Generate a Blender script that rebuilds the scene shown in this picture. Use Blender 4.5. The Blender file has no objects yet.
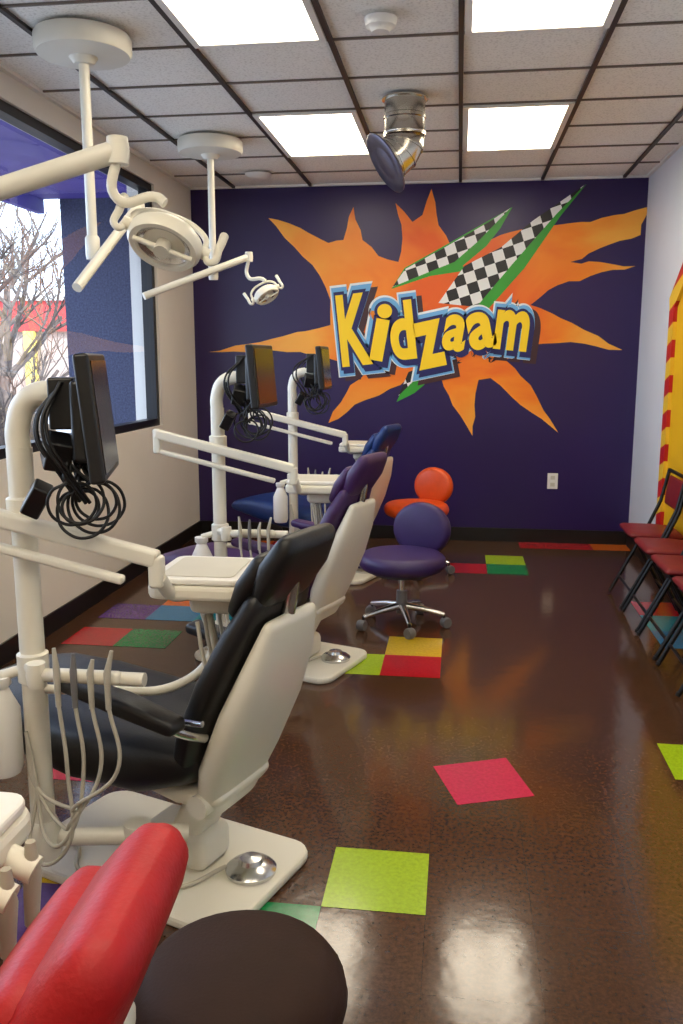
import bpy, bmesh, math, random
from mathutils import Vector, Matrix, Euler
from mathutils.geometry import tessellate_polygon
random.seed(4)
S = bpy.context.scene
COL = S.collection
S.view_settings.view_transform = 'Standard'
S.view_settings.exposure = 0.4

def lin(c):
    out=[]
    for v in c[:3]:
        v=v/255.0
        out.append(v/12.92 if v<=0.04045 else ((v+0.055)/1.055)**2.4)
    return (out[0],out[1],out[2],1.0)

# ------------------------------------------------------------ materials
def mat(name, col, rough=0.5, metal=0.0, nscale=0, namt=0.0, bump=0.0, bscale=None, emit=0, coat=0.0, spec=0.5):
    m=bpy.data.materials.new(name); m.use_nodes=True
    nt=m.node_tree; b=nt.nodes['Principled BSDF']
    c=lin(col)
    b.inputs['Base Color'].default_value=c
    b.inputs['Roughness'].default_value=rough
    b.inputs['Metallic'].default_value=metal
    b.inputs['Coat Weight'].default_value=coat
    b.inputs['Specular IOR Level'].default_value=spec
    tc=nt.nodes.new('ShaderNodeTexCoord')
    if namt>0:
        n=nt.nodes.new('ShaderNodeTexNoise'); n.inputs['Scale'].default_value=nscale; n.inputs['Detail'].default_value=6
        nt.links.new(tc.outputs['Object'],n.inputs['Vector'])
        r=nt.nodes.new('ShaderNodeValToRGB')
        r.color_ramp.elements[0].position=0.3; r.color_ramp.elements[1].position=0.7
        r.color_ramp.elements[0].color=tuple(x*(1-namt) for x in c[:3])+(1,)
        r.color_ramp.elements[1].color=tuple(min(1,x*(1+namt)) for x in c[:3])+(1,)
        nt.links.new(n.outputs['Fac'],r.inputs['Fac']); nt.links.new(r.outputs['Color'],b.inputs['Base Color'])
    if bump>0:
        n2=nt.nodes.new('ShaderNodeTexNoise'); n2.inputs['Scale'].default_value=bscale or nscale or 50
        n2.inputs['Detail'].default_value=4
        nt.links.new(tc.outputs['Object'],n2.inputs['Vector'])
        bp=nt.nodes.new('ShaderNodeBump'); bp.inputs['Strength'].default_value=bump; bp.inputs['Distance'].default_value=0.01
        nt.links.new(n2.outputs['Fac'],bp.inputs['Height']); nt.links.new(bp.outputs['Normal'],b.inputs['Normal'])
    if emit>0:
        b.inputs['Emission Color'].default_value=c; b.inputs['Emission Strength'].default_value=emit
    return m

M={}
M['cream']=mat('cream_enamel',(226,221,205),0.28,nscale=3,namt=0.03)
M['creamd']=mat('cream_plastic',(208,202,186),0.4,nscale=4,namt=0.05)
M['hose']=mat('hose_grey',(178,172,156),0.45,nscale=8,namt=0.05)
M['black']=mat('black_vinyl',(15,14,16),0.42,nscale=30,namt=0.2,bump=0.08,bscale=180)
M['purplev']=mat('purple_vinyl',(60,29,82),0.42,nscale=30,namt=0.1,bump=0.08,bscale=180)
M['bluev']=mat('blue_vinyl',(14,45,104),0.42,nscale=30,namt=0.1,bump=0.08,bscale=180)
M['redv']=mat('red_vinyl',(168,5,15),0.5,nscale=20,namt=0.08,bump=0.12,bscale=160)
M['brownv']=mat('brown_vinyl',(44,23,12),0.65,nscale=20,namt=0.1,bump=0.1,bscale=200,spec=.25)
M['orangev']=mat('orange_vinyl',(212,76,14),0.42,nscale=20,namt=0.06,bump=0.06,bscale=160)
M['violetv']=mat('violet_vinyl',(48,27,84),0.45,nscale=20,namt=0.08,bump=0.06,bscale=160)
M['maroon']=mat('maroon_vinyl',(118,20,28),0.45,nscale=20,namt=0.1,bump=0.06,bscale=160)
M['blackp']=mat('black_plastic',(15,15,17),0.35,nscale=20,namt=0.1)
M['blackm']=mat('black_metal',(18,18,20),0.4,metal=0.3,nscale=20,namt=0.1)
M['cable']=mat('black_cable',(10,10,11),0.5,nscale=20,namt=0.1)
M['screen']=mat('lcd_glass',(34,25,19),0.2,nscale=2,namt=0.2)
M['chrome']=mat('brushed_chrome',(205,205,205),0.22,metal=1.0,nscale=40,namt=0.05)
M['steel']=mat('galvanised_steel',(196,192,182),0.22,metal=1.0,nscale=12,namt=0.12)
M['flange']=mat('flange_dark_metal',(98,94,112),0.3,metal=0.8,nscale=12,namt=0.12)
M['grey']=mat('grey_plastic',(110,108,108),0.4,nscale=12,namt=0.05)
M['lwall']=mat('wall_paint_cream',(228,221,210),0.6,nscale=2,namt=0.03,bump=0.05,bscale=120)
M['rwall']=mat('wall_paint_white',(216,221,230),0.55,nscale=2,namt=0.03,bump=0.05,bscale=120)
M['pwall']=mat('wall_paint_purple',(37,17,78),0.36,nscale=1.5,namt=0.08,bump=0.03,bscale=120)
M['base']=mat('baseboard_black',(20,16,16),0.4,nscale=8,namt=0.1)
M['frame']=mat('window_frame_bronze',(24,22,24),0.4,metal=0.3,nscale=8,namt=0.1)
M['gridm']=mat('ceiling_grid_paint',(50,40,36),0.5,nscale=8,namt=0.05)
M['gridc']=mat('ceiling_cross_tee_paint',(110,98,88),0.5,nscale=8,namt=0.05)
M['white']=mat('white_plastic',(235,232,225),0.4,nscale=8,namt=0.02)
M['offwhite']=mat('lamp_mount_white',(225,220,205),0.4,nscale=8,namt=0.02)
M['stucco']=mat('stucco_dark',(70,74,96),0.9,nscale=60,namt=0.35,bump=0.8,bscale=90)
M['soffit']=mat('soffit_purple',(82,68,148),0.6,nscale=3,namt=0.15)
M['asphalt']=mat('asphalt',(150,148,148),0.9,nscale=4,namt=0.2)
M['bark']=mat('bark',(100,86,76),0.9,nscale=12,namt=0.3)
M['hedge']=mat('dry_hedge',(104,84,60),0.95,nscale=18,namt=0.5,bump=1,bscale=20)
M['shopred']=mat('shop_red',(190,60,54),0.7,nscale=3,namt=0.1)
M['shopyel']=mat('shop_yellow',(230,200,100),0.7,nscale=3,namt=0.1)
M['shopgrey']=mat('shop_wall',(170,150,136),0.7,nscale=3,namt=0.1)
M['yellow']=mat('door_yellow_paint',(230,178,16),0.5,nscale=3,namt=0.05)

def ceiling_mat():
    m=mat('acoustic_tile',(196,184,168),0.9)
    nt=m.node_tree; b=nt.nodes['Principled BSDF']
    tc=nt.nodes.new('ShaderNodeTexCoord')
    n=nt.nodes.new('ShaderNodeTexNoise'); n.inputs['Scale'].default_value=90; n.inputs['Detail'].default_value=3
    r=nt.nodes.new('ShaderNodeValToRGB'); r.color_ramp.elements[0].position=.32; r.color_ramp.elements[1].position=.5
    r.color_ramp.elements[0].color=lin((222,218,210)); r.color_ramp.elements[1].color=lin((245,242,235))
    nt.links.new(tc.outputs['Object'],n.inputs['Vector']); nt.links.new(n.outputs['Fac'],r.inputs['Fac']); nt.links.new(r.outputs['Color'],b.inputs['Base Color'])
    return m
M['ceil']=ceiling_mat()

def vct(name, col, amt, seams=False, rough=0.2):
    m=bpy.data.materials.new(name); m.use_nodes=True
    nt=m.node_tree; b=nt.nodes['Principled BSDF']; c=lin(col)
    b.inputs['Specular IOR Level'].default_value=.65
    tc=nt.nodes.new('ShaderNodeTexCoord')
    n=nt.nodes.new('ShaderNodeTexNoise'); n.inputs['Scale'].default_value=75; n.inputs['Detail'].default_value=5; n.inputs['Roughness'].default_value=.7
    nt.links.new(tc.outputs['Object'],n.inputs['Vector'])
    r=nt.nodes.new('ShaderNodeValToRGB'); r.color_ramp.elements[0].position=.38; r.color_ramp.elements[1].position=.64
    r.color_ramp.elements[0].color=tuple(x*(1-amt) for x in c[:3])+(1,)
    r.color_ramp.elements[1].color=tuple(min(1,x*(1+amt)) for x in c[:3])+(1,)
    nt.links.new(n.outputs['Fac'],r.inputs['Fac'])
    out=r.outputs['Color']
    if seams:
        m2=nt.nodes.new('ShaderNodeMapping'); m2.inputs['Location'].default_value=(0.335,-2.07,0)
        nt.links.new(tc.outputs['Object'],m2.inputs['Vector'])
        br=nt.nodes.new('ShaderNodeTexBrick'); br.offset=0; br.squash=1
        br.inputs['Scale'].default_value=1; br.inputs['Brick Width'].default_value=.28; br.inputs['Row Height'].default_value=.29
        br.inputs['Mortar Size'].default_value=.0012; br.inputs['Mortar Smooth'].default_value=.2
        br.inputs['Color1'].default_value=(1,1,1,1); br.inputs['Color2'].default_value=(.88,.88,.88,1); br.inputs['Mortar'].default_value=(.65,.65,.65,1)
        nt.links.new(m2.outputs['Vector'],br.inputs['Vector'])
        mx=nt.nodes.new('ShaderNodeMix'); mx.data_type='RGBA'; mx.blend_type='MULTIPLY'; mx.inputs[0].default_value=1
        nt.links.new(out,mx.inputs[6]); nt.links.new(br.outputs['Color'],mx.inputs[7]); out=mx.outputs[2]
    nt.links.new(out,b.inputs['Base Color'])
    n3=nt.nodes.new('ShaderNodeTexNoise'); n3.inputs['Scale'].default_value=2.2; n3.inputs['Detail'].default_value=4
    nt.links.new(tc.outputs['Object'],n3.inputs['Vector'])
    mr=nt.nodes.new('ShaderNodeMapRange'); mr.inputs['To Min'].default_value=rough-.04; mr.inputs['To Max'].default_value=rough+.06
    nt.links.new(n3.outputs['Fac'],mr.inputs['Value']); nt.links.new(mr.outputs['Result'],b.inputs['Roughness'])
    bp=nt.nodes.new('ShaderNodeBump'); bp.inputs['Strength'].default_value=.05; bp.inputs['Distance'].default_value=.01
    n4=nt.nodes.new('ShaderNodeTexNoise'); n4.inputs['Scale'].default_value=14
    nt.links.new(tc.outputs['Object'],n4.inputs['Vector']); nt.links.new(n4.outputs['Fac'],bp.inputs['Height']); nt.links.new(bp.outputs['Normal'],b.inputs['Normal'])
    return m
M['floor']=vct('vct_brown',(80,53,35),.36,True,.12)
TC={'lime':(158,188,28),'pink':(194,36,76),'red':(178,26,36),'green':(18,128,68),'yellow':(204,170,36),'orange':(200,96,28),'purple':(86,48,124),'teal':(28,134,154),'blue':(40,118,168)}
for k,v in TC.items(): M['t_'+k]=vct('vct_'+k,v,.12,False,.18)

# ------------------------------------------------------------ geometry helpers
def link(o,parent=None,m=None):
    COL.objects.link(o)
    if parent: o.parent=parent
    if m: o.data.materials.append(m)
    return o
def empty(name,loc=(0,0,0),rz=0,sc=1):
    e=bpy.data.objects.new(name,None); e.location=loc; e.rotation_euler=(0,0,rz); e.scale=(sc,sc,sc); e.empty_display_size=.1
    COL.objects.link(e); return e
def mesh(name,vs,fs,m,parent=None,smooth=False):
    me=bpy.data.meshes.new(name); me.from_pydata([tuple(v) for v in vs],[],fs); me.update()
    bm=bmesh.new(); bm.from_mesh(me); bmesh.ops.recalc_face_normals(bm,faces=bm.faces); bm.to_mesh(me); bm.free()
    if smooth:
        for p in me.polygons: p.use_smooth=True
    o=bpy.data.objects.new(name,me); return link(o,parent,m)
def box(name,c,s,m,parent=None,rot=(0,0,0),bev=0.0):
    vs=[]
    for x in(-.5,.5):
        for y in(-.5,.5):
            for z in(-.5,.5): vs.append(Vector((x*s[0],y*s[1],z*s[2])))
    fs=[(0,1,3,2),(4,6,7,5),(0,4,5,1),(2,3,7,6),(0,2,6,4),(1,5,7,3)]
    o=mesh(name,vs,fs,m,parent); o.location=c; o.rotation_euler=rot
    if bev>0:
        b=o.modifiers.new('b','BEVEL'); b.width=bev; b.segments=3
        for p in o.data.polygons: p.use_smooth=True
        w=o.modifiers.new('w','WEIGHTED_NORMAL')
    return o
def boxes(name,lst,m,parent=None):
    vs=[];fs=[]
    for a,b in lst:
        n=len(vs)
        for x in(a[0],b[0]):
            for y in(a[1],b[1]):
                for z in(a[2],b[2]): vs.append((x,y,z))
        fs+= [tuple(n+i for i in f) for f in [(0,1,3,2),(4,6,7,5),(0,4,5,1),(2,3,7,6),(0,2,6,4),(1,5,7,3)]]
    return mesh(name,vs,fs,m,parent)
def tube(name,pts,r,m,parent=None,smooth=False,radii=None,res=6):
    cu=bpy.data.curves.new(name,'CURVE'); cu.dimensions='3D'; cu.bevel_depth=r; cu.bevel_resolution=res//2+1; cu.use_fill_caps=True
    if smooth:
        sp=cu.splines.new('BEZIER'); sp.bezier_points.add(len(pts)-1)
        for i,p in enumerate(pts):
            bp=sp.bezier_points[i]; bp.co=p; bp.handle_left_type=bp.handle_right_type='AUTO'
            if radii: bp.radius=radii[i]
        sp.resolution_u=10
    else:
        sp=cu.splines.new('POLY'); sp.points.add(len(pts)-1)
        for i,p in enumerate(pts):
            sp.points[i].co=(*p,1)
            if radii: sp.points[i].radius=radii[i]
    tmp=bpy.data.objects.new(name,cu); COL.objects.link(tmp)
    dg=bpy.context.evaluated_depsgraph_get(); dg.update()
    me=bpy.data.meshes.new_from_object(tmp.evaluated_get(dg)); 
    bpy.data.objects.remove(tmp)
    for p in me.polygons: p.use_smooth = len(p.vertices)==4
    me.materials.clear()
    o=bpy.data.objects.new(name,me); return link(o,parent,m)
def se(v,n): return math.copysign(abs(v)**(2.0/n),v)
def loft(name,st,m,parent=None,n=4.0,seg=28,round_=True,dz=0,tk=1):
    st=[(a_,b_,c_,d_*tk) for a_,b_,c_,d_ in st]
    P=[Vector((s[0],s[1]+dz)) for s in st]; L=[]
    T=[]
    for i in range(len(P)):
        a=P[max(0,i-1)]; b=P[min(len(P)-1,i+1)]; T.append((b-a).normalized())
    def add(p,t,hw,ht): L.append((p,t,hw,ht))
    if round_:
        for e,k in((1,.1),(.86,.5),(.5,.86)):
            h=st[0][3]; add(P[0]-T[0]*h*e,T[0],max(.002,st[0][2]-h*(1-k)*1.0),h*k)
    for i in range(len(P)): add(P[i],T[i],st[i][2],st[i][3])
    if round_:
        for e,k in((.5,.86),(.86,.5),(1,.1)):
            h=st[-1][3]; add(P[-1]+T[-1]*h*e,T[-1],max(.002,st[-1][2]-h*(1-k)),h*k)
    vs=[];fs=[]
    for p,t,hw,ht in L:
        N=Vector((-t.y,t.x))
        for j in range(seg):
            a=2*math.pi*j/seg
            y=hw*se(math.cos(a),n*1.6); q=ht*se(math.sin(a),n*.62)
            vs.append((p.x+N.x*q,y,p.y+N.y*q))
    for i in range(len(L)-1):
        for j in range(seg):
            k=(j+1)%seg; fs.append((i*seg+j,i*seg+k,(i+1)*seg+k,(i+1)*seg+j))
    fs.append(tuple(range(seg))); fs.append(tuple((len(L)-1)*seg+j for j in range(seg)))
    return mesh(name,vs,fs,m,parent,True)
def lathe(name,prof,m,parent=None,loc=(0,0,0),rot=(0,0,0),seg=36,sc=(1,1,1)):
    vs=[];fs=[]
    for r,z in prof:
        for j in range(seg):
            a=2*math.pi*j/seg; vs.append((max(r,.0004)*math.cos(a),max(r,.0004)*math.sin(a),z))
    for i in range(len(prof)-1):
        for j in range(seg):
            k=(j+1)%seg; fs.append((i*seg+j,i*seg+k,(i+1)*seg+k,(i+1)*seg+j))
    fs.append(tuple(range(seg))); fs.append(tuple((len(prof)-1)*seg+j for j in range(seg)))
    o=mesh(name,vs,fs,m,parent,True); o.location=loc; o.rotation_euler=rot; o.scale=sc
    md=o.modifiers.new('e','EDGE_SPLIT'); md.split_angle=math.radians(40)
    return o
def cushion(h,r,k=8):
    return [(0,-h*.8)]+[(r-h+h*math.cos(a),h*math.sin(a)) for a in [math.radians(-90+180*i/k) for i in range(k+1)]]+[(r*.5,h*1.14),(0,h*1.22)]
def plate(name,x0,x1,y0,y1,r,z0,z1,m,parent=None,bev=.006):
    pts=[]
    for cx,cy,a0 in((x1-r,y1-r,0),(x0+r,y1-r,90),(x0+r,y0+r,180),(x1-r,y0+r,270)):
        for i in range(6):
            a=math.radians(a0+18*i); pts.append((cx+r*math.cos(a),cy+r*math.sin(a)))
    n=len(pts); vs=[(x,y,z0) for x,y in pts]+[(x,y,z1) for x,y in pts]
    fs=[tuple(range(n))[::-1],tuple(range(n,2*n))]+[(i,(i+1)%n,n+(i+1)%n,n+i) for i in range(n)]
    o=mesh(name,vs,fs,m,parent)
    b=o.modifiers.new('b','BEVEL'); b.width=bev; b.segments=2; b.limit_method='ANGLE'
    return o

# ------------------------------------------------------------ room
XL,XR,YB,YF,H=-2.15,1.36,6.95,-2.6,2.785
WY0,WY1,WZ0,WZ1=1.0,6.1,0.98,2.66
boxes('floor',[((XL-.2,YF-.2,-.15),(XR+.2,YB+.2,0))],M['floor'])
boxes('ceiling',[((XL-.2,YF-.2,H+.012),(XR+.2,YB+.2,H+.15))],M['ceil'])
boxes('wall_left',[((XL-.2,YF,0),(XL,YB,WZ0)),((XL-.2,YF,WZ1),(XL,YB,H+.01)),((XL-.2,YF,WZ0),(XL,WY0,WZ1)),((XL-.2,WY1,WZ0),(XL,YB,WZ1))],M['lwall'])
boxes('wall_right',[((XR,YF,0),(XR+.2,YB,H+.01))],M['rwall'])
boxes('wall_back',[((XL-.2,YB,0),(XR+.2,YB+.2,H+.01))],M['pwall'])
boxes('wall_front',[((XL-.2,YF-.2,0),(XR+.2,YF,H+.01))],M['lwall'])
boxes('baseboard_back',[((XL+.013,YB-.012,0.0005),(XR-.013,YB-.0005,.11))],M['base'])
boxes('baseboard_left',[((XL+.0005,YF+.001,0.0005),(XL+.012,YB-.001,.11))],M['base'])
boxes('baseboard_right',[((XR-.012,YF+.001,0.0005),(XR-.0005,YB-.001,.11))],M['base'])
# ceiling grid
gx=[-1.79,-1.18,-.575,-.024,.586,1.18]
gy=[5.97-.515*i for i in range(-1,17)]; gy=[y for y in gy if YF<y<YB]
LX=[(-1.18,-.575),(-.024,.586)]; LYs=[(4.94,5.97),(2.88,3.91),(.305,1.335),(-1.755,-.725)]
def inlight(x,y):
    for a,b in LX:
        for c,d in LYs:
            if a+.02<x<b-.02 and c+.02<y<d-.02: return True
    return False
g=[]
for x in gx: g.append(((x-.011,YF,H-.004),(x+.011,YB,H+.0115)))
boxes('trim_1',g,M['gridm'])
g=[]
for y in gy:
    xs=[XL]+gx+[XR]
    for a,b in zip(xs[:-1],xs[1:]):
        if not inlight((a+b)/2,y): g.append(((a+.012,y-.006,H+.003),(b-.012,y+.006,H+.0115)))
boxes('trim_2',g,M['gridc'])
boxes('trim_3',[((XL,YB-.025,H-.004),(XR,YB,H+.0115)),((XL,YF,H-.004),(XL+.025,YB-.025,H+.0115)),((XR-.025,YF,H-.004),(XR,YB-.025,H+.0115))],M['white'])
def panel_mat():
    m=bpy.data.materials.new('prismatic_diffuser'); m.use_nodes=True; nt=m.node_tree
    b=nt.nodes['Principled BSDF']; b.inputs['Base Color'].default_value=(.9,.9,.85,1)
    tc=nt.nodes.new('ShaderNodeTexCoord'); sx=nt.nodes.new('ShaderNodeSeparateXYZ'); nt.links.new(tc.outputs['Generated'],sx.inputs[0])
    w=nt.nodes.new('ShaderNodeMath'); w.operation='MULTIPLY'; w.inputs[1].default_value=math.pi*4; nt.links.new(sx.outputs['X'],w.inputs[0])
    s=nt.nodes.new('ShaderNodeMath'); s.operation='COSINE'; nt.links.new(w.outputs[0],s.inputs[0])
    mr=nt.nodes.new('ShaderNodeMapRange'); mr.inputs['From Min'].default_value=-1; mr.inputs['From Max'].default_value=1; mr.inputs['To Min'].default_value=9.5; mr.inputs['To Max'].default_value=6.0
    nt.links.new(s.outputs[0],mr.inputs['Value']); nt.links.new(mr.outputs[0],b.inputs['Emission Strength'])
    b.inputs['Emission Color'].default_value=(1,.885,.69,1)
    return m
PM=panel_mat()
for a,b in LX:
    for c,d in LYs:
        e=empty('ceiling_light',((a+b)/2,(c+d)/2,H))
        w=(b-a)/2-.014; l=(d-c)/2-.01
        boxes('frame',[((-w,-l,-.006),(-w+.03,l,.01)),((w-.03,-l,-.006),(w,l,.01)),((-w+.03,-l,-.006),(w-.03,-l+.03,.01)),((-w+.03,l-.03,-.006),(w-.03,l,.01))],M['white'],e)
        boxes('diffuser',[((-w+.03,-l+.03,.0),(w-.03,l-.03,.008))],PM,e)
# window
e=empty('window_1',(XL-.06,(WY0+WY1)/2,(WZ0+WZ1)/2)); hw=(WY1-WY0)/2; hh=(WZ1-WZ0)/2; t=.05
boxes('frame',[((-.04,-hw,-hh),(.04,hw,-hh+t)),((-.04,-hw,hh-t),(.04,hw,hh)),((-.04,-hw,-hh+t),(.04,-hw+t,hh-t)),((-.04,hw-t,-hh+t),(.04,hw,hh-t)),((-.035,-.6,-hh+t),(.035,-.55,hh-t))],M['frame'],e)
gm=bpy.data.materials.new('window_glass'); gm.use_nodes=True; nt=gm.node_tree; nt.nodes.remove(nt.nodes['Principled BSDF'])
tr=nt.nodes.new('ShaderNodeBsdfTransparent'); tr.inputs[0].default_value=(.88,.92,1,1); gl=nt.nodes.new('ShaderNodeBsdfGlossy'); gl.inputs['Roughness'].default_value=.02
fr=nt.nodes.new('ShaderNodeFresnel'); fr.inputs['IOR'].default_value=1.6; mx=nt.nodes.new('ShaderNodeMixShader')
nt.links.new(fr.outputs[0],mx.inputs[0]); nt.links.new(tr.outputs[0],mx.inputs[1]); nt.links.new(gl.outputs[0],mx.inputs[2]); nt.links.new(mx.outputs[0],nt.nodes['Material Output'].inputs[0])
mesh('glass',[(0,-hw+t,-hh+t),(0,hw-t,-hh+t),(0,hw-t,hh-t),(0,-hw+t,hh-t)],[(0,1,2,3)],gm,e)

# coloured floor tiles
vs=[];fs=[];mi=[];names=list(TC)
def q(pts,c):
    n=len(vs); vs.extend([(x,y,.0012) for x,y in pts]); fs.append((n,n+1,n+2,n+3)); mi.append(names.index(c))
def cell(ix,iy,c):
    x=-.335+.28*ix; y=2.07+.29*iy; x1=min(x+.28,XR-.013); y1=min(y+.29,YB-.013)
    q([(x,y),(x1,y),(x1,y1),(x,y1)],c)
for a in [(0,0,'lime'),(-1,-1,'green'),(0,7,'yellow'),(0,6,'red'),(-1,6,'lime'),(2,14,'lime'),(2,13,'green'),(1,13,'red'),(4,16,'red'),(5,16,'orange'),(3,16,'red'),
  (5,9,'teal'),(5,10,'red'),(5,8,'blue'),(4,3,'lime'),(-5,6.8,'green'),(-6,6.8,'red'),(-5,8.4,'blue'),(-4,8.4,'teal'),(-4,9.4,'purple'),(-5,9.4,'orange'),(-3,9.4,'red'),(-3,8.4,'purple'),(-6,8.4,'purple'),
  (-5,15,'orange'),(-4,15,'red'),(-4,2,'pink'),(-3,0,'yellow'),(-3,-1,'purple')]: cell(*a)
q([(.028,2.66),(.286,2.755),(.205,3.03),(-.06,2.925)],'pink')
o=mesh('colored_floor_tiles',vs,fs,None); 
for k in names: o.data.materials.append(M['t_'+k])
for p,i in zip(o.data.polygons,mi): p.material_index=i
for p in o.data.polygons:
    if p.normal.z<0: p.flip()

# ------------------------------------------------------------ mural on back wall
mur=empty('wall_mural',(0,YB,0))
def wp(a,b,d):
    u=(a-341)/860; v=(512-b)/860
    dx=-.1318+.991*u-.0233*v; dy=.9758+.1339*u+.1724*v; dz=-.174+.9847*v
    t=YB/dy; return (dx*t,-d,1.45+dz*t)
def poly(name,pts,d,m):
    vs=[wp(a,b,d) for a,b in pts]
    tris=tessellate_polygon([[Vector((v[0],v[2],0)) for v in vs]])
    me=bpy.data.meshes.new(name); me.from_pydata(vs,[],[tuple(t) for t in tris]); me.update()
    for p in me.polygons:
        if p.normal.y>0: p.flip()
    o=bpy.data.objects.new(name,me); return link(o,mur,m)
def rough(pts,amp=2.0):
    out=[]
    for i,p in enumerate(pts):
        qn=pts[(i+1)%len(pts)]; out.append(p)
        L=math.hypot(qn[0]-p[0],qn[1]-p[1]); n=int(L/14)
        for k in range(1,n+1):
            s=k/(n+1); out.append((p[0]+(qn[0]-p[0])*s+random.uniform(-amp,amp),p[1]+(qn[1]-p[1])*s+random.uniform(-amp,amp)))
    return out
om=bpy.data.materials.new('mural_orange'); om.use_nodes=True; nt=om.node_tree; b=nt.nodes['Principled BSDF']; b.inputs['Roughness'].default_value=.4
tc=nt.nodes.new('ShaderNodeTexCoord'); n=nt.nodes.new('ShaderNodeTexNoise'); n.inputs['Scale'].default_value=3.2; n.inputs['Detail'].default_value=4; n.inputs['Distortion'].default_value=.8
cc=wp(455,300,0)
vd=nt.nodes.new('ShaderNodeVectorMath'); vd.operation='DISTANCE'; vd.inputs[1].default_value=cc; nt.links.new(tc.outputs['Object'],vd.inputs[0])
mrr=nt.nodes.new('ShaderNodeMapRange'); mrr.inputs['From Min'].default_value=.2; mrr.inputs['From Max'].default_value=1.4; mrr.inputs['To Min'].default_value=-.1; mrr.inputs['To Max'].default_value=.3
nt.links.new(vd.outputs['Value'],mrr.inputs['Value'])
ad=nt.nodes.new('ShaderNodeMath'); ad.operation='ADD'; nt.links.new(n.outputs['Fac'],ad.inputs[0]); nt.links.new(mrr.outputs[0],ad.inputs[1])
r=nt.nodes.new('ShaderNodeValToRGB'); r.color_ramp.elements[0].position=.36; r.color_ramp.elements[0].color=lin((234,96,16)); r.color_ramp.elements[1].position=.86; r.color_ramp.elements[1].color=lin((252,178,64))
el=r.color_ramp.elements.new(.58); el.color=lin((246,136,26))
nt.links.new(ad.outputs[0],r.inputs['Fac']); nt.links.new(r.outputs['Color'],b.inputs['Base Color'])
splash=[(268,218),(300,228),(328,243),(343,240),(353,207),(362,240),(378,256),(398,262),(402,238),(395,203),(412,222),(422,215),(431,189),(438,225),(450,245),(470,250),(500,235),(545,226),(590,222),(647,207),(640,235),(600,248),(570,262),(600,262),(635,266),(590,276),(548,290),(530,305),(560,318),(622,350),(570,342),(530,345),(505,360),(530,385),(558,433),(520,405),(490,378),(478,380),(474,405),(472,436),(452,405),(440,375),(425,365),(400,385),(365,400),(328,423),(350,385),(368,370),(340,362),(300,352),(208,352),(260,342),(330,325),(330,300),(312,265)]
poly('orange_splash',rough(splash,1.8),.002,om)
M['mgreen']=mat('mural_green',(50,156,44),.4,nscale=3,namt=.1)
M['mdark']=mat('mural_navy',(24,26,92),.4,nscale=3,namt=.1)
M['mshadow']=mat('mural_shadow_brown',(64,32,38),.4,nscale=3,namt=.1)
M['mblue']=mat('mural_skyblue',(110,176,226),.4,nscale=3,namt=.08)
M['mwhite']=mat('mural_white',(230,236,238),.4,nscale=3,namt=.04)
ym=bpy.data.materials.new('mural_letter_yellow'); ym.use_nodes=True; nt=ym.node_tree; b=nt.nodes['Principled BSDF']; b.inputs['Roughness'].default_value=.4
tc=nt.nodes.new('ShaderNodeTexCoord'); sx=nt.nodes.new('ShaderNodeSeparateXYZ'); nt.links.new(tc.outputs['Generated'],sx.inputs[0])
r=nt.nodes.new('ShaderNodeValToRGB'); r.color_ramp.elements[0].position=.08; r.color_ramp.elements[0].color=lin((240,130,16)); r.color_ramp.elements[1].position=.5; r.color_ramp.elements[1].color=lin((252,212,24))
nt.links.new(sx.outputs['Z'],r.inputs[0]); nt.links.new(r.outputs[0],b.inputs['Base Color']); M['myel']=ym
ck=bpy.data.materials.new('mural_checker'); ck.use_nodes=True; nt=ck.node_tree; b=nt.nodes['Principled BSDF']; b.inputs['Roughness'].default_value=.4
tc=nt.nodes.new('ShaderNodeTexCoord'); mp=nt.nodes.new('ShaderNodeMapping'); mp.inputs['Rotation'].default_value=(0,math.radians(18),0); mp.inputs['Location'].default_value=(0,.52,0)
c=nt.nodes.new('ShaderNodeTexChecker'); c.inputs['Scale'].default_value=12; c.inputs['Color1'].default_value=(.82,.82,.8,1); c.inputs['Color2'].default_value=(.008,.008,.01,1)
nt.links.new(tc.outputs['Object'],mp.inputs[0]); nt.links.new(mp.outputs[0],c.inputs[0]); nt.links.new(c.outputs[0],b.inputs['Base Color'])
s1=[(510,208),(490,221),(445,247),(405,269),(392,287),(436,269),(454,262),(478,241)]
s2=[(584,185),(532,221),(501,247),(464,266),(438,303),(476,307),(512,264),(556,214)]
poly('strip_green_1',[(512,207),(500,228),(486,246),(462,266),(470,270),(430,276),(391,289),(404,268),(447,244)],.0035,M['mgreen'])
poly('strip_green_2',[(586,184),(560,216),(524,268),(486,311),(472,311),(500,262),(540,226)],.004,M['mgreen'])
poly('strip_checker_1',s1,.005,ck)
poly('strip_checker_2',s2,.006,ck)
poly('bolt_tail_green',[(396,402),(410,372),(440,362),(436,374),(414,393)],.004,M['mgreen'])
poly('bolt_tail_checker',[(398,396),(408,372),(430,364),(420,374)],.006,ck)
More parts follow.
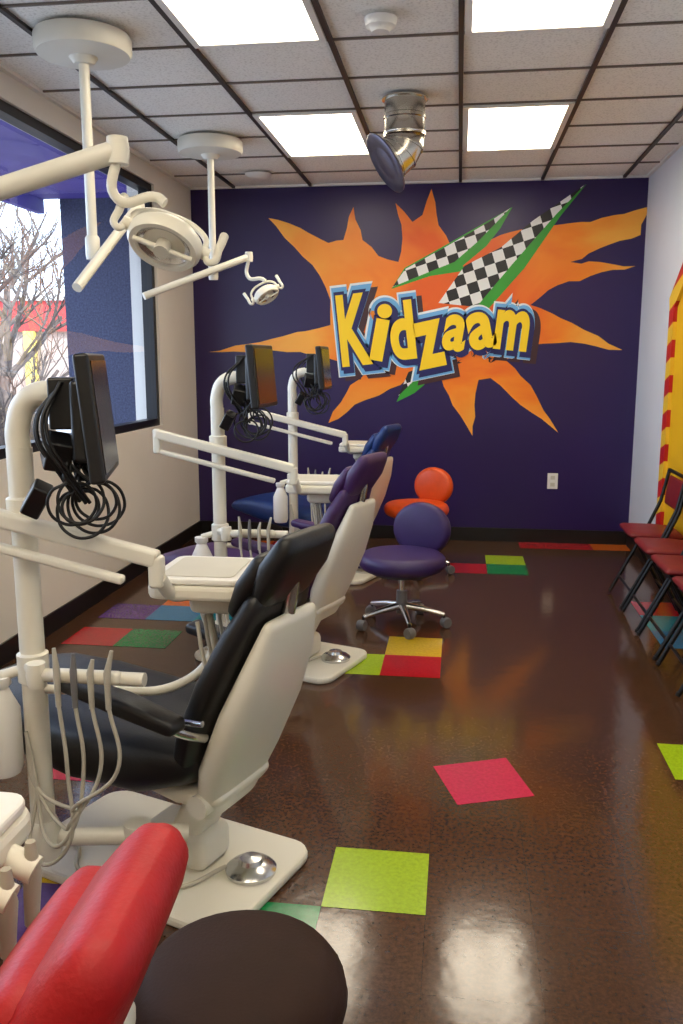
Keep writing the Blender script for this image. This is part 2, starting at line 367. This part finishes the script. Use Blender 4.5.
def glyph(ch,x0,y0,x1,y1,rot,layers):
    def gm_(off):
        cu=bpy.data.curves.new('g','FONT'); cu.body=ch; cu.offset=off; cu.size=1
        ob=bpy.data.objects.new('g',cu); COL.objects.link(ob)
        dg=bpy.context.evaluated_depsgraph_get(); dg.update()
        me=bpy.data.meshes.new_from_object(ob.evaluated_get(dg)); bpy.data.objects.remove(ob); me.materials.clear(); return me
    base=gm_(.035); xs=[v.co.x for v in base.vertices]; ys=[v.co.y for v in base.vertices]
    cx,cy=(min(xs)+max(xs))/2,(min(ys)+max(ys))/2; w=max(xs)-min(xs); h=max(ys)-min(ys)
    c=Vector(wp((x0+x1)/2,(y0+y1)/2,0)); W=(x1-x0)/128; Hh=(y1-y0)/128; sx=W/w; sy=Hh/h
    for off,d,m,nm,ox,oz in layers:
        me=gm_(off); R=math.radians(rot)
        for v in me.vertices:
            x=(v.co.x-cx)*sx; y=(v.co.y-cy)*sy
            v.co=Vector((c.x+ox+x*math.cos(R)-y*math.sin(R),-d,c.z+oz+x*math.sin(R)+y*math.cos(R)))
        for p in me.polygons:
            if p.normal.y>0: p.flip()
        o=bpy.data.objects.new(nm+'_'+ch,me); link(o,mur,m)
for ch,x0,y0,x1,y1,rt in [('K',338,294,370,366,6),('i',373,304,388,361,-10),('d',389,301,414,360,7),('z',414,321,444,368,12),('a',443,315,466,351,-9),('a',467,312,494,349,12),('m',495,311,528,350,-6)]:
    glyph(ch,x0,y0,x1,y1,rt,[(.035,.014,M['myel'],'yellow',0,0),(.07,.012,M['mdark'],'navy',0,0),(.075,.011,M['mdark'],'navy_drop',.022,-.022),(.125,.009,M['mblue'],'blue',.006,-.006),(.14,.0075,M['mwhite'],'white',.0,.0),(.13,.007,M['mshadow'],'shadow',.05,-.035)])

# outlet
e=empty('wall_outlet',(wp(552,481,0)[0],YB,wp(552,481,0)[2]))
box('plate',(0,-.004,0),(.08,.008,.125),M['white'],e,bev=.002)
box('socket_top',(0,-.009,.028),(.034,.004,.03),M['creamd'],e); box('socket_bottom',(0,-.009,-.028),(.034,.004,.03),M['creamd'],e)

e=empty('smoke_detector',(-.34,3.68,H-.004)); lathe('body',[(0,-.05),(.035,-.05),(.045,-.035),(.06,-.03),(.066,0),(0,0)],M['white'],e)
e=empty('ceiling_speaker',(-1.48,6.45,H-.004)); lathe('body',[(0,-.03),(.05,-.028),(.09,-.01),(.1,0),(0,0)],M['white'],e)

# exhaust duct
e=empty('exhaust_duct',(-.31,4.75,H-.004))
lathe('collar',[(.096,0),(.12,0),(.12,-.008),(.1,-.012)],M['steel'],e)
lathe('drop_pipe',[(.106,0),(.106,-.08),(.111,-.085),(.111,-.1),(.106,-.105),(.106,-.16),(.110,-.165),(.110,-.175),(.106,-.18)],M['steel'],e)
bd=Vector((-.93,-.36,0)).normalized(); B=Vector((0,0,1)).cross(bd)
segs=[]; Rb=.14
for k in range(4):
    a_=math.radians(57*k/3); p=bd*(Rb*(1-math.cos(a_)))+Vector((0,0,-.18-Rb*math.sin(a_))); segs.append((p,bd*math.sin(a_)+Vector((0,0,-math.cos(a_)))))
segs.append((segs[-1][0]+segs[-1][1]*.04,segs[-1][1]))
vs2=[];fs2=[];n=40
for i,(p,nr) in enumerate(segs):
    X=B; Y=nr.cross(B)
    for j in range(n):
        a_=2*math.pi*j/n; vs2.append(p+X*(.106*math.cos(a_))+Y*(.106*math.sin(a_)))
    if i:
        for j in range(n):
            k=(j+1)%n; fs2.append(((i-1)*n+j,(i-1)*n+k,i*n+k,i*n+j))
o=mesh('elbow',vs2,fs2,M['steel'],e,True); s_=o.modifiers.new('s','SOLIDIFY'); s_.thickness=.003
for i,(p,nr) in enumerate(segs[:4]):
    lathe('seam_ring_%d'%i,[(.105,-.004),(.1095,-.003),(.1095,.003),(.105,.004)],M['steel'],e,loc=p,rot=nr.to_track_quat('Z','Y').to_euler(),seg=40)
pe,dn=segs[-1]; rq=dn.to_track_quat('Z','Y').to_euler()
lathe('flange',[(.1,-.01),(.15,-.004),(.162,.0),(.165,.008),(.158,.012),(.098,.006)],M['flange'],e,loc=pe,rot=rq)
lathe('inner_screen',[(0,.0),(.096,.0),(.096,.004),(.06,.012),(0,.014)],M['flange'],e,loc=pe,rot=rq)

# ------------------------------------------------------------ dental chairs
def dental_chair(loc,vinyl,rz=-20,dz=0,tk=1):
    e=empty('dental_chair',loc,math.radians(rz)); v=M[vinyl]; C=M['cream']
    plate('base_plate',-.46,.31,-.235,.235,.07,.001,.032,C,e,.01)
    box('lower_column',(.0,.02,.085),(.22,.15,.11),C,e,bev=.03)
    box('lift_arm',(.06,.02,.19),(.09,.12,.22),C,e,rot=(0,math.radians(28),0),bev=.02)
    box('seat_frame',(-.12,0,.30+dz),(.5,.2,.05),M['blackp'],e,bev=.02)
    loft('seat_shell',[(.2,.315,.13,.028),(.08,.30,.13,.028),(-.05,.31,.12,.02)],C,e,dz=dz)
    loft('seat',[(.12,.415,.2,.065),(.02,.405,.235,.085),(-.2,.405,.25,.09),(-.4,.425,.24,.085),(-.58,.445,.22,.065),(-.69,.445,.2,.04)],v,e,dz=dz)
    loft('back_pad',[(.13,.40,.18,.036),(.17,.50,.205,.04),(.235,.65,.205,.04),(.295,.78,.175,.036),(.335,.86,.14,.03)],v,e,dz=dz,tk=tk)
    loft('back_shell',[(.165,.27,.12,.032),(.21,.40,.165,.042),(.28,.56,.175,.04),(.338,.70,.15,.032),(.37,.80,.12,.02)],C,e,dz=dz)
    loft('headrest',[(.345,.875,.12,.03),(.385,.95,.14,.038),(.42,1.01,.125,.03)],v,e,dz=dz,tk=tk)
    loft('head_pillow',[(.275,.84,.12,.026),(.31,.90,.135,.032),(.345,.96,.12,.026)],v,e,dz=dz,tk=tk)
    tube('headrest_bar',[(.36,0,.80+dz),(.38,0,.91+dz)],.02,M['chrome'],e)
    tube('hinge',[(.17,-.15,.30+dz),(.17,.15,.30+dz)],.032,C,e)
    for s,nm in((-1,'near'),(1,'far')):
        a=loft('armrest_'+nm,[(.2,.58,.032,.02),(.05,.605,.037,.024),(-.14,.63,.034,.018)],v,e,dz=dz); a.location=(0,s*.265,0)
        tube('arm_bracket_'+nm,[(.21,s*.16,.51+dz),(.205,s*.22,.54+dz),(.19,s*.265,.57+dz)],.014,M['chrome'],e,True)
        tube('chrome_band_'+nm,[(.13,s*.225,.565+dz),(.255,s*.225,.58+dz)],.008,M['chrome'],e)
    lathe('foot_control_body',[(0,0),(.07,0),(.072,.012),(.06,.022),(.035,.03),(.03,.042),(0,.046)],M['chrome'],e,loc=(.215,.03,.033))
    tube('foot_cable',[(.15,.0,.045),(.08,-.14,.04),(-.05,-.15,.04),(-.2,-.2,.04),(-.33,-.1,.04),(-.42,-.16,.04)],.006,M['hose'],e,True)
    return e

def delivery_unit(loc):
    e=empty('dental_delivery_unit',loc); C=M['cream']; Hs=M['hose']
    tube('pole',[(0,0,.17),(0,0,.7),(0,0,1.24)],.031,C,e)
    tube('gooseneck',[(0,0,1.22),(0,0,1.29),(.03,0,1.355),(.09,0,1.375),(.14,0,1.375)],.029,C,e,True)
    lathe('pole_foot',[(0,-.05),(.04,-.05),(.045,-.02),(.045,.03),(.034,.06),(0,.06)],C,e,loc=(0,0,.20))
    tube('swing_tube',[(0,0,.205),(.22,.04,.205),(.36,.1,.19)],.024,C,e)
    lathe('swing_joint',[(0,-.035),(.035,-.035),(.038,0),(.035,.035),(0,.035)],C,e,loc=(.24,.045,.205))
    for z in (.68,1.08): lathe('collar_%d'%(z*100),[(.032,-.04),(.039,-.035),(.039,.035),(.032,.04)],C,e,loc=(0,0,z))
    a=Vector((-.27,-.06,1.13)); b=Vector((.35,-.02,.975))
    d=b-a; ry=math.atan2(-d.z,d.x); rz=math.atan2(d.y,d.x)
    box('upper_bar',(a+b)/2,(d.length,.042,.042),C,e,rot=(0,ry,rz),bev=.01)
    a2=a+Vector((.0,0,-.075)); b2=a2+d*.86
    box('lower_bar',(a2+b2)/2,(d.length*.86,.03,.022),C,e,rot=(0,ry,rz),bev=.008)
    box('rear_link',a+Vector((.01,0,-.035)),(.035,.036,.11),C,e,bev=.01)
    box('front_link',b+Vector((-.005,.0,-.03)),(.035,.04,.08),C,e,bev=.01)
    tube('tray_stem',[(.35,-.02,.93),(.36,.05,.87),(.41,.16,.86)],.018,C,e,True)
    tx,tyy=.42,.17
    plate('tray_body',tx-.13,tx+.12,tyy-.14,tyy+.14,.04,.858,.895,C,e,.01)
    plate('tray_top',tx-.125,tx+.115,tyy-.13,tyy+.13,.03,.896,.912,M['white'],e,.005)
    plate('tray_mat',tx-.1,tx+.09,tyy-.105,tyy+.105,.02,.9125,.9145,M['creamd'],e,.001)
    box('control_box',(tx+.02,tyy,.83),(.12,.14,.055),M['creamd'],e,bev=.02)
    for i in range(4):
        y=tyy-.12+i*.06
        tube('holder_%d'%i,[(tx+.11,y,.862),(tx+.15,y,.845)],.018,C,e)
        tube('handpiece_%d'%i,[(tx+.145,y,.885),(tx+.145,y,.84),(tx+.14,y,.77)],.009,M['hose'],e,radii=[.7,1.3,1])
        tube('handpiece_hose_%d'%i,[(tx+.14,y,.77),(tx+.12,y,.66-.02*i),(tx+.06,y,.60-.015*i),(tx+.02,y,.68),(tx,y,.8)],.0055,Hs,e,True)
    tube('umbilical',[(tx-.02,tyy,.8),(tx,tyy,.68),(tx-.08,tyy-.04,.60),(.15,.06,.60),(.02,.0,.62)],.012,C,e,True)
    tube('assistant_arm',[(0,-.02,.69),(.05,-.08,.69),(.33,-.09,.695)],.017,C,e)
    lathe('arm_cap',[(0,-.03),(.022,-.03),(.026,0),(.022,.03),(0,.03)],C,e,loc=(.05,-.08,.69))
    box('holder_block',(.19,-.1,.70),(.17,.036,.03),C,e,bev=.012)
    for i in range(4):
        x=.125+i*.042
        tube('suction_tip_%d'%i,[(x+.006*(i-1),-.12,.775-.012*(i%3)),(x,-.125,.72),(x,-.125,.63)],.0075,M['grey'] if i==1 else M['hose'],e,radii=[.6,1.15,.9])
        tube('suction_hose_%d'%i,[(x,-.125,.64),(x+.02,-.14,.48),(x+.01-.035*i,-.15,.27+.035*i),(x-.09,-.12,.22+.045*i),(.02,-.06,.38),(-.01,-.04,.52)],.005,Hs,e,True)
    lathe('water_bottle',[(0,0),(.04,0),(.048,.02),(.048,.17),(.03,.21),(.022,.23),(.03,.24),(.03,.26),(0,.26)],M['white'],e,loc=(-.08,-.03,.4))
    tube('bottle_bracket',[(-.08,-.03,.66),(0,0,.68)],.014,C,e)
    return e

def monitor(loc,rz,w=.34,h=.27):
    e=empty('computer_monitor',loc,math.radians(rz)); B=M['blackp']
    box('housing',(0,0,0),(.035,w,h),B,e,rot=(0,math.radians(-5),0),bev=.008)
    box('screen',(.0185,0,.002),(.002,w-.035,h-.035),M['screen'],e,rot=(0,math.radians(-5),0))
    box('rear_shell',(-.03,0,-.01),(.04,.2,.19),B,e,bev=.012)
    box('vesa_mount',(-.075,0,.03),(.06,.1,.12),B,e,bev=.006)
    box('cable_box',(-.09,-.05,-.08),(.06,.09,.07),B,e,rot=(.3,.2,.3),bev=.006)
    box('power_brick',(-.14,-.06,-.19),(.045,.05,.08),B,e,rot=(.4,.5,.2),bev=.006)
    for i in range(7):
        r=random.uniform(.04,.065); cx=random.uniform(-.06,.0); cy=random.uniform(-.12,-.02); cz=random.uniform(-.23,-.19)
        pts=[(-.06,cy*.5,-.08)]
        for k in range(9):
            a=math.radians(100+k*45); pts.append((cx+r*math.cos(a)*1.0,cy+r*.35*math.sin(a+i),cz+r*math.sin(a)))
        pts.append((-.05+random.uniform(-.04,.04),cy,-.1))
        tube('cable_%d'%i,pts,.0038,M['cable'],e,True)
    for i in range(4):
        y=random.uniform(-.1,.05); x=random.uniform(-.13,-.04)
        tube('short_cable_%d'%i,[(-.07,y,.08),(x-.05,y-.05,-.02),(x,y-.03,-.14),(x+.03,y,-.2)],.0045,M['cable'],e,True)
    return e

PX,PY=-1.06,1.97
for i,(v) in enumerate(['black','purplev','bluev']):
    dental_chair((-.76-[0,.01,.06][i],2.2+1.76*i,0),v)
    delivery_unit((PX,PY+1.76*i,0))
    monitor((PX+.205,PY+.0+1.76*i,[1.32,1.38,1.40][i]),[17,-2,0][i],h=[.29,.27,.27][i])
dental_chair((-.735,.72,0),'redv',3,-.10,1.35)
delivery_unit((-1.085,.70,-.03))

# ------------------------------------------------------------ overhead lamps
def lamp_head(e,p,s=1.0,rot=(0.5,0.3,0)):
    h=bpy.data.objects.new('head',None); COL.objects.link(h); h.parent=e; h.location=p; h.rotation_euler=rot; h.scale=(s,s,s)
    C=M['cream']
    lathe('rim',[(.066,-.022),(.072,-.036),(.086,-.038),(.094,-.025),(.094,.0),(.078,.02),(.05,.035),(0,.045)],C,h,sc=(1,.78,1))
    lathe('reflector',[(0,.0),(.03,-.002),(.055,-.012),(.07,-.028),(.066,-.03),(.04,-.014),(0,-.008)],M['chrome'],h,sc=(1,.78,1))
    tube('bulb_shield',[(0,0,-.055),(0,0,-.005)],.02,M['creamd'],h)
    tube('bulb_bar',[(-.075,0,-.04),(.075,0,-.04)],.007,C,h)
    tube('yoke',[(-.1,0,0),(-.085,.0,.06),(0,0,.09),(.085,0,.06),(.1,0,0)],.008,C,h,True)
    for sg in(-1,1):
        lathe('knob_%d'%(sg+2),[(0,-.012),(.016,-.012),(.016,.012),(0,.012)],C,h,loc=(sg*.1,0,0),rot=(0,math.pi/2,0),seg=20)
        tube('handle_%d'%(sg+2),[(sg*.1,0,-.0),(sg*.12,0,-.025),(sg*.13,-.01,.03),(sg*.132,-.01,.08)],.009,C,h,True,radii=[.8,1,1.2,1.3])
    return h
def lamp(mx,my,zt,pa,pb,head,hs,rot,ra=.022):
    e=empty('dental_ceiling_lamp',(mx,my,H-.004)); C=M['cream']; z0=H-.004
    L=lambda p:(p[0]-mx,p[1]-my,p[2]-z0)
    lathe('mount',[(0,0),(.195,0),(.2,-.01),(.2,-.06),(.19,-.075),(.06,-.085),(.04,-.11),(0,-.11)],M['offwhite'],e,seg=48)
    tube('drop_tube',[(0,0,-.1),(0,0,zt-z0)],.022,C,e)
    lathe('pivot',[(0,-.05),(.028,-.05),(.031,-.03),(.031,.04),(.025,.05),(0,.05)],C,e,loc=(0,0,zt-z0))
    tube('arm',[L(pa),L(pb)],ra,C,e)
    lathe('knuckle',[(0,-.03),(.024,-.03),(.027,0),(.024,.03),(0,.03)],C,e,loc=L(pb))
    mid=(pb[0]-.005,pb[1],pb[2]*.45+head[2]*.55)
    tube('wrist',[L(pb),L(mid),L((head[0]-.02,head[1],head[2]+.1*hs)),L((head[0],head[1],head[2]+.085*hs))],.012,C,e,True)
    lamp_head(e,L(head),hs,rot)
lamp(-1.57,1.88,1.68,(-1.57,1.88,1.68),(-.80,2.03,1.93),(-.70,2.06,1.735),.95,(-.75,0.35,.3),.026)
lamp(-1.59,3.7,1.93,(-1.55,3.43,1.74),(-1.46,3.93,2.14),(-1.36,4.05,1.98),.8,(-.5,.3,.3))
lamp(-1.555,5.46,2.0,(-1.9,5.14,1.83),(-1.35,5.57,2.10),(-1.24,5.55,1.87),.9,(-.6,-.5,.3))

# ------------------------------------------------------------ stools
def stool(loc,m,seatz,rz=0,back=True,r=.21,backz=None,h=.045,br=.155):
    e=empty('rolling_stool',loc,math.radians(rz))
    lathe('seat',cushion(h,r),M[m],e,loc=(0,0,seatz))
    lathe('seat_pan',[(0,-.02),(r*.7,-.02),(r*.8,0),(0,0)],M['blackp'],e,loc=(0,0,seatz-h+.002))
    tube('gas_lift',[(0,0,.1),(0,0,seatz-.05)],.02,M['chrome'],e); tube('lift_sleeve',[(0,0,.07),(0,0,.2)],.03,M['grey'],e)
    for i in range(5):
        a=math.radians(72*i+20); c,s=math.cos(a),math.sin(a)
        tube('leg_%d'%i,[(0,0,.115),(c*.12,s*.12,.1),(c*.235,s*.235,.075)],.016,M['chrome'],e,radii=[1.4,1.1,.8])
        lathe('caster_%d'%i,[(0,-.022),(.026,-.022),(.03,-.012),(.03,.012),(.026,.022),(0,.022)],M['grey'],e,loc=(c*.245,s*.245,.0305),rot=(math.pi/2,0,a+.6),seg=20)
        tube('stem_%d'%i,[(c*.235,s*.235,.035),(c*.235,s*.235,.08)],.008,M['blackm'],e)
    if back:
        bz=backz or seatz+.15
        tube('back_bar',[(0,.05,seatz-.045),(0,.2,seatz-.04),(0,r+.05,seatz+.0),(0,r+.04,bz)],.014,M['blackm'],e,True)
        lathe('backrest',cushion(.036,br),M[m],e,loc=(0,r-.005,bz),rot=(math.radians(84),0,0),sc=(1,.86,1))
    return e
stool((-.285,4.6,0),'violetv',.365,-24,True,.24,.505,.048,.178)
stool((-.27,5.85,0),'orangev',.44,-30,True,.225,.575,.045,.155)
stool((-.31,1.14,0),'brownv',.49,0,False,.165,h=.06)

# ------------------------------------------------------------ folding chairs on right
def folding_chair(loc):
    e=empty('folding_chair',loc); F=M['blackm']
    loft('seat',[(-.17,.445,.18,.02),(0,.44,.185,.022),(.10,.435,.17,.02)],M['maroon'],e)
    boxes('seat_pan',[((-.16,-.17,.40),(.09,.17,.418))],F,e)
    loft('backrest',[(.075,.60,.165,.012),(.085,.68,.175,.014),(.095,.75,.165,.012)],M['maroon'],e)
    for y,n in((-.195,'a'),(.195,'b')):
        tube('front_leg_'+n,[(-.22,y,.012),(-.02,y,.42),(.055,y,.6),(.095,y,.79)],.011,F,e)
        tube('rear_leg_'+n,[(.1,y*.93,.012),(-.12,y*.93,.42)],.011,F,e)
        tube('foot_'+n,[(-.22,y,.0125),(-.215,y,.03)],.012,M['blackp'],e)
    tube('top_bar',[(.095,-.195,.79),(.095,.195,.79)],.011,F,e)
    tube('front_bar',[(-.17,-.195,.115),(-.17,.195,.115)],.008,F,e)
    tube('rear_bar',[(.05,-.18,.1),(.05,.18,.1)],.008,F,e)
    return e
for y in (5.25,4.8,4.36,3.9): folding_chair((1.195,y,0))

# ------------------------------------------------------------ striped doorway on right wall
stp=bpy.data.materials.new('red_yellow_stripes'); stp.use_nodes=True; nt=stp.node_tree; b=nt.nodes['Principled BSDF']; b.inputs['Roughness'].default_value=.45
tc=nt.nodes.new('ShaderNodeTexCoord'); mp=nt.nodes.new('ShaderNodeMapping'); mp.inputs['Rotation'].default_value=(math.radians(18),0,0)
w=nt.nodes.new('ShaderNodeTexWave'); w.wave_type='BANDS'; w.bands_direction='Z'; w.inputs['Scale'].default_value=1.5
r=nt.nodes.new('ShaderNodeValToRGB'); r.color_ramp.interpolation='CONSTANT'; r.color_ramp.elements[0].color=lin((190,24,28)); r.color_ramp.elements[1].position=.5; r.color_ramp.elements[1].color=lin((234,192,50))
nt.links.new(tc.outputs['Object'],mp.inputs[0]); nt.links.new(mp.outputs[0],w.inputs[0]); nt.links.new(w.outputs[1],r.inputs[0]); nt.links.new(r.outputs[0],b.inputs['Base Color'])
e=empty('door_1',(XR,5.02,0))
def yz(name,pts,x0,x1,m):
    n=len(pts); vs=[(x0,y,z) for y,z in pts]+[(x1,y,z) for y,z in pts]
    fs=[tuple(range(n)),tuple(range(n,2*n))]+[(i,(i+1)%n,n+(i+1)%n,n+i) for i in range(n)]
    return mesh(name,vs,fs,m,e)
XP=-.035
yz('post_far',[(.74,.112),(.86,.112),(.86,1.78),(.74,1.78)],XP,-.001,stp)
yz('post_near',[(-.86,.112),(-.74,.112),(-.74,1.78),(-.86,1.78)],XP,-.001,stp)
yz('gable_far',[(.86,1.78),(.88,1.84),(0,2.42),(0,2.27),(.74,1.78)],XP,-.001,stp)
yz('gable_near',[(-.86,1.78),(-.88,1.84),(0,2.42),(0,2.27),(-.74,1.78)],XP,-.001,stp)
yz('door_panel',[(-.74,.112),(.74,.112),(.74,1.78),(0,2.27),(-.74,1.78)],-.012,-.001,M['yellow'])

# ------------------------------------------------------------ exterior
boxes('exterior_ground',[((-60,-30,-.5),(XL-.21,60,-.2))],M['asphalt'])
ex=empty('exterior_overhang',(0,0,0))
boxes('column_wall',[((-3.46,7.4,-.2),(XL-.21,7.7,3.2))],M['stucco'],ex)
boxes('soffit',[((-3.6,-3,2.82),(XL-.21,7.39,2.95)),((-3.66,-3,2.70),(-3.6,7.39,3.0))],M['soffit'],ex)
boxes('post',[((-3.6,-3,-.2),(-3.4,-2.8,2.82))],M['stucco'],ex)
e=empty('storefront_building',(-18.5,31,-.2))
boxes('walls',[((-9.5,-3,0),(9.5,3,2.6))],M['shopgrey'],e)
boxes('sign_band',[((-9.5,-3.2,2.6),(9.5,3,3.6))],M['shopred'],e)
boxes('posts',[((x,-3.3,0),(x+.35,-3.05,2.6)) for x in (-8,-5,-2,1,4,7)],M['shopyel'],e)
boxes('roof',[((-9.6,-3.3,3.6),(9.6,3.1,3.9))],M['white'],e)
def tree(name,loc,h,n=5,seed=1):
    rnd=random.Random(seed)
    cu=bpy.data.curves.new(name,'CURVE'); cu.dimensions='3D'; cu.bevel_depth=1; cu.bevel_resolution=1
    def br(p,d,L,r,k):
        pts=[p]; q_=Vector(p); dd=Vector(d)
        for i in range(4):
            dd=(dd+Vector((rnd.uniform(-.2,.2),rnd.uniform(-.2,.2),rnd.uniform(-.05,.12)))).normalized(); q_=q_+dd*L/4; pts.append(q_.copy())
        sp=cu.splines.new('POLY'); sp.points.add(4)
        for i,pp in enumerate(pts): sp.points[i].co=(*pp,1); sp.points[i].radius=r*(1-.12*i)
        if k==0: return
        for j in range(4):
            i=rnd.randint(1,4); nd=(dd+Vector((rnd.uniform(-1,1),rnd.uniform(-1,1),rnd.uniform(-.2,.7)))).normalized()
            br(pts[i],nd,L*rnd.uniform(.55,.8),r*.5,k-1)
    br(Vector((0,0,0)),Vector((0,0,1)),h*.4,h*.02,n)
    o=bpy.data.objects.new(name,cu); o.location=loc; link(o,None,M['bark'])
tree('bare_tree',(-5.2,9.6,-.2),4.6,4,3)
tree('bare_tree',(-5.0,7.6,-.2),4.2,4,9)
tree('bare_tree',(-6.6,12.0,-.2),4.8,4,14)
for k,(x,y) in enumerate([(-4.9,8.2),(-5.6,10.0),(-4.4,7.2),(-6.4,11.5)]):
    tree('bare_shrub',(x,y,-.2),2.2,4,20+k)
rnd=random.Random(5)
hg=bpy.data.meshes.new('dry_hedge'); bm=bmesh.new()
for k in range(16):
    mtx=Matrix.Translation((-5.0-.35*k+rnd.uniform(-.2,.2),8.6+.75*k*.8+rnd.uniform(-.3,.3),.15))@Matrix.Scale(rnd.uniform(.5,.75),4)
    bmesh.ops.create_icosphere(bm,subdivisions=3,radius=1,matrix=mtx)
for v_ in bm.verts: v_.co+=Vector((rnd.uniform(-.06,.06),rnd.uniform(-.06,.06),rnd.uniform(-.08,.08)))
bm.to_mesh(hg); bm.free(); link(bpy.data.objects.new('dry_hedge',hg),None,M['hedge'])

# ------------------------------------------------------------ world, sun
w=bpy.data.worlds.new('sky'); S.world=w; w.use_nodes=True; nt=w.node_tree; bg=nt.nodes['Background']
sky=nt.nodes.new('ShaderNodeTexSky'); sky.sky_type='HOSEK_WILKIE'; sky.sun_direction=(.5,-.5,.7); sky.turbidity=4
mixc=nt.nodes.new('ShaderNodeMix'); mixc.data_type='RGBA'; mixc.inputs[0].default_value=.8
mixc.inputs[7].default_value=(.70,.84,1,1); nt.links.new(sky.outputs[0],mixc.inputs[6]); nt.links.new(mixc.outputs[2],bg.inputs[0])
bg.inputs[1].default_value=5.0
sl=bpy.data.lights.new('sun','SUN'); sl.energy=5; sl.angle=.01; so=bpy.data.objects.new('sun',sl); so.rotation_euler=Vector((.45,-.6,.7)).to_track_quat('Z','Y').to_euler(); COL.objects.link(so)

# ------------------------------------------------------------ camera
cd=bpy.data.cameras.new('camera'); cam=bpy.data.objects.new('camera',cd); COL.objects.link(cam)
cd.sensor_fit='VERTICAL'; cd.sensor_height=36; cd.lens=860/1024*36; cd.clip_start=.02
cam.location=(0,0,1.45)
a,th=math.radians(7.69),math.radians(10.02)
F=Vector((-math.sin(a)*math.cos(th),math.cos(a)*math.cos(th),-math.sin(th)))
cam.rotation_euler=F.to_track_quat('-Z','Y').to_euler()
S.camera=cam
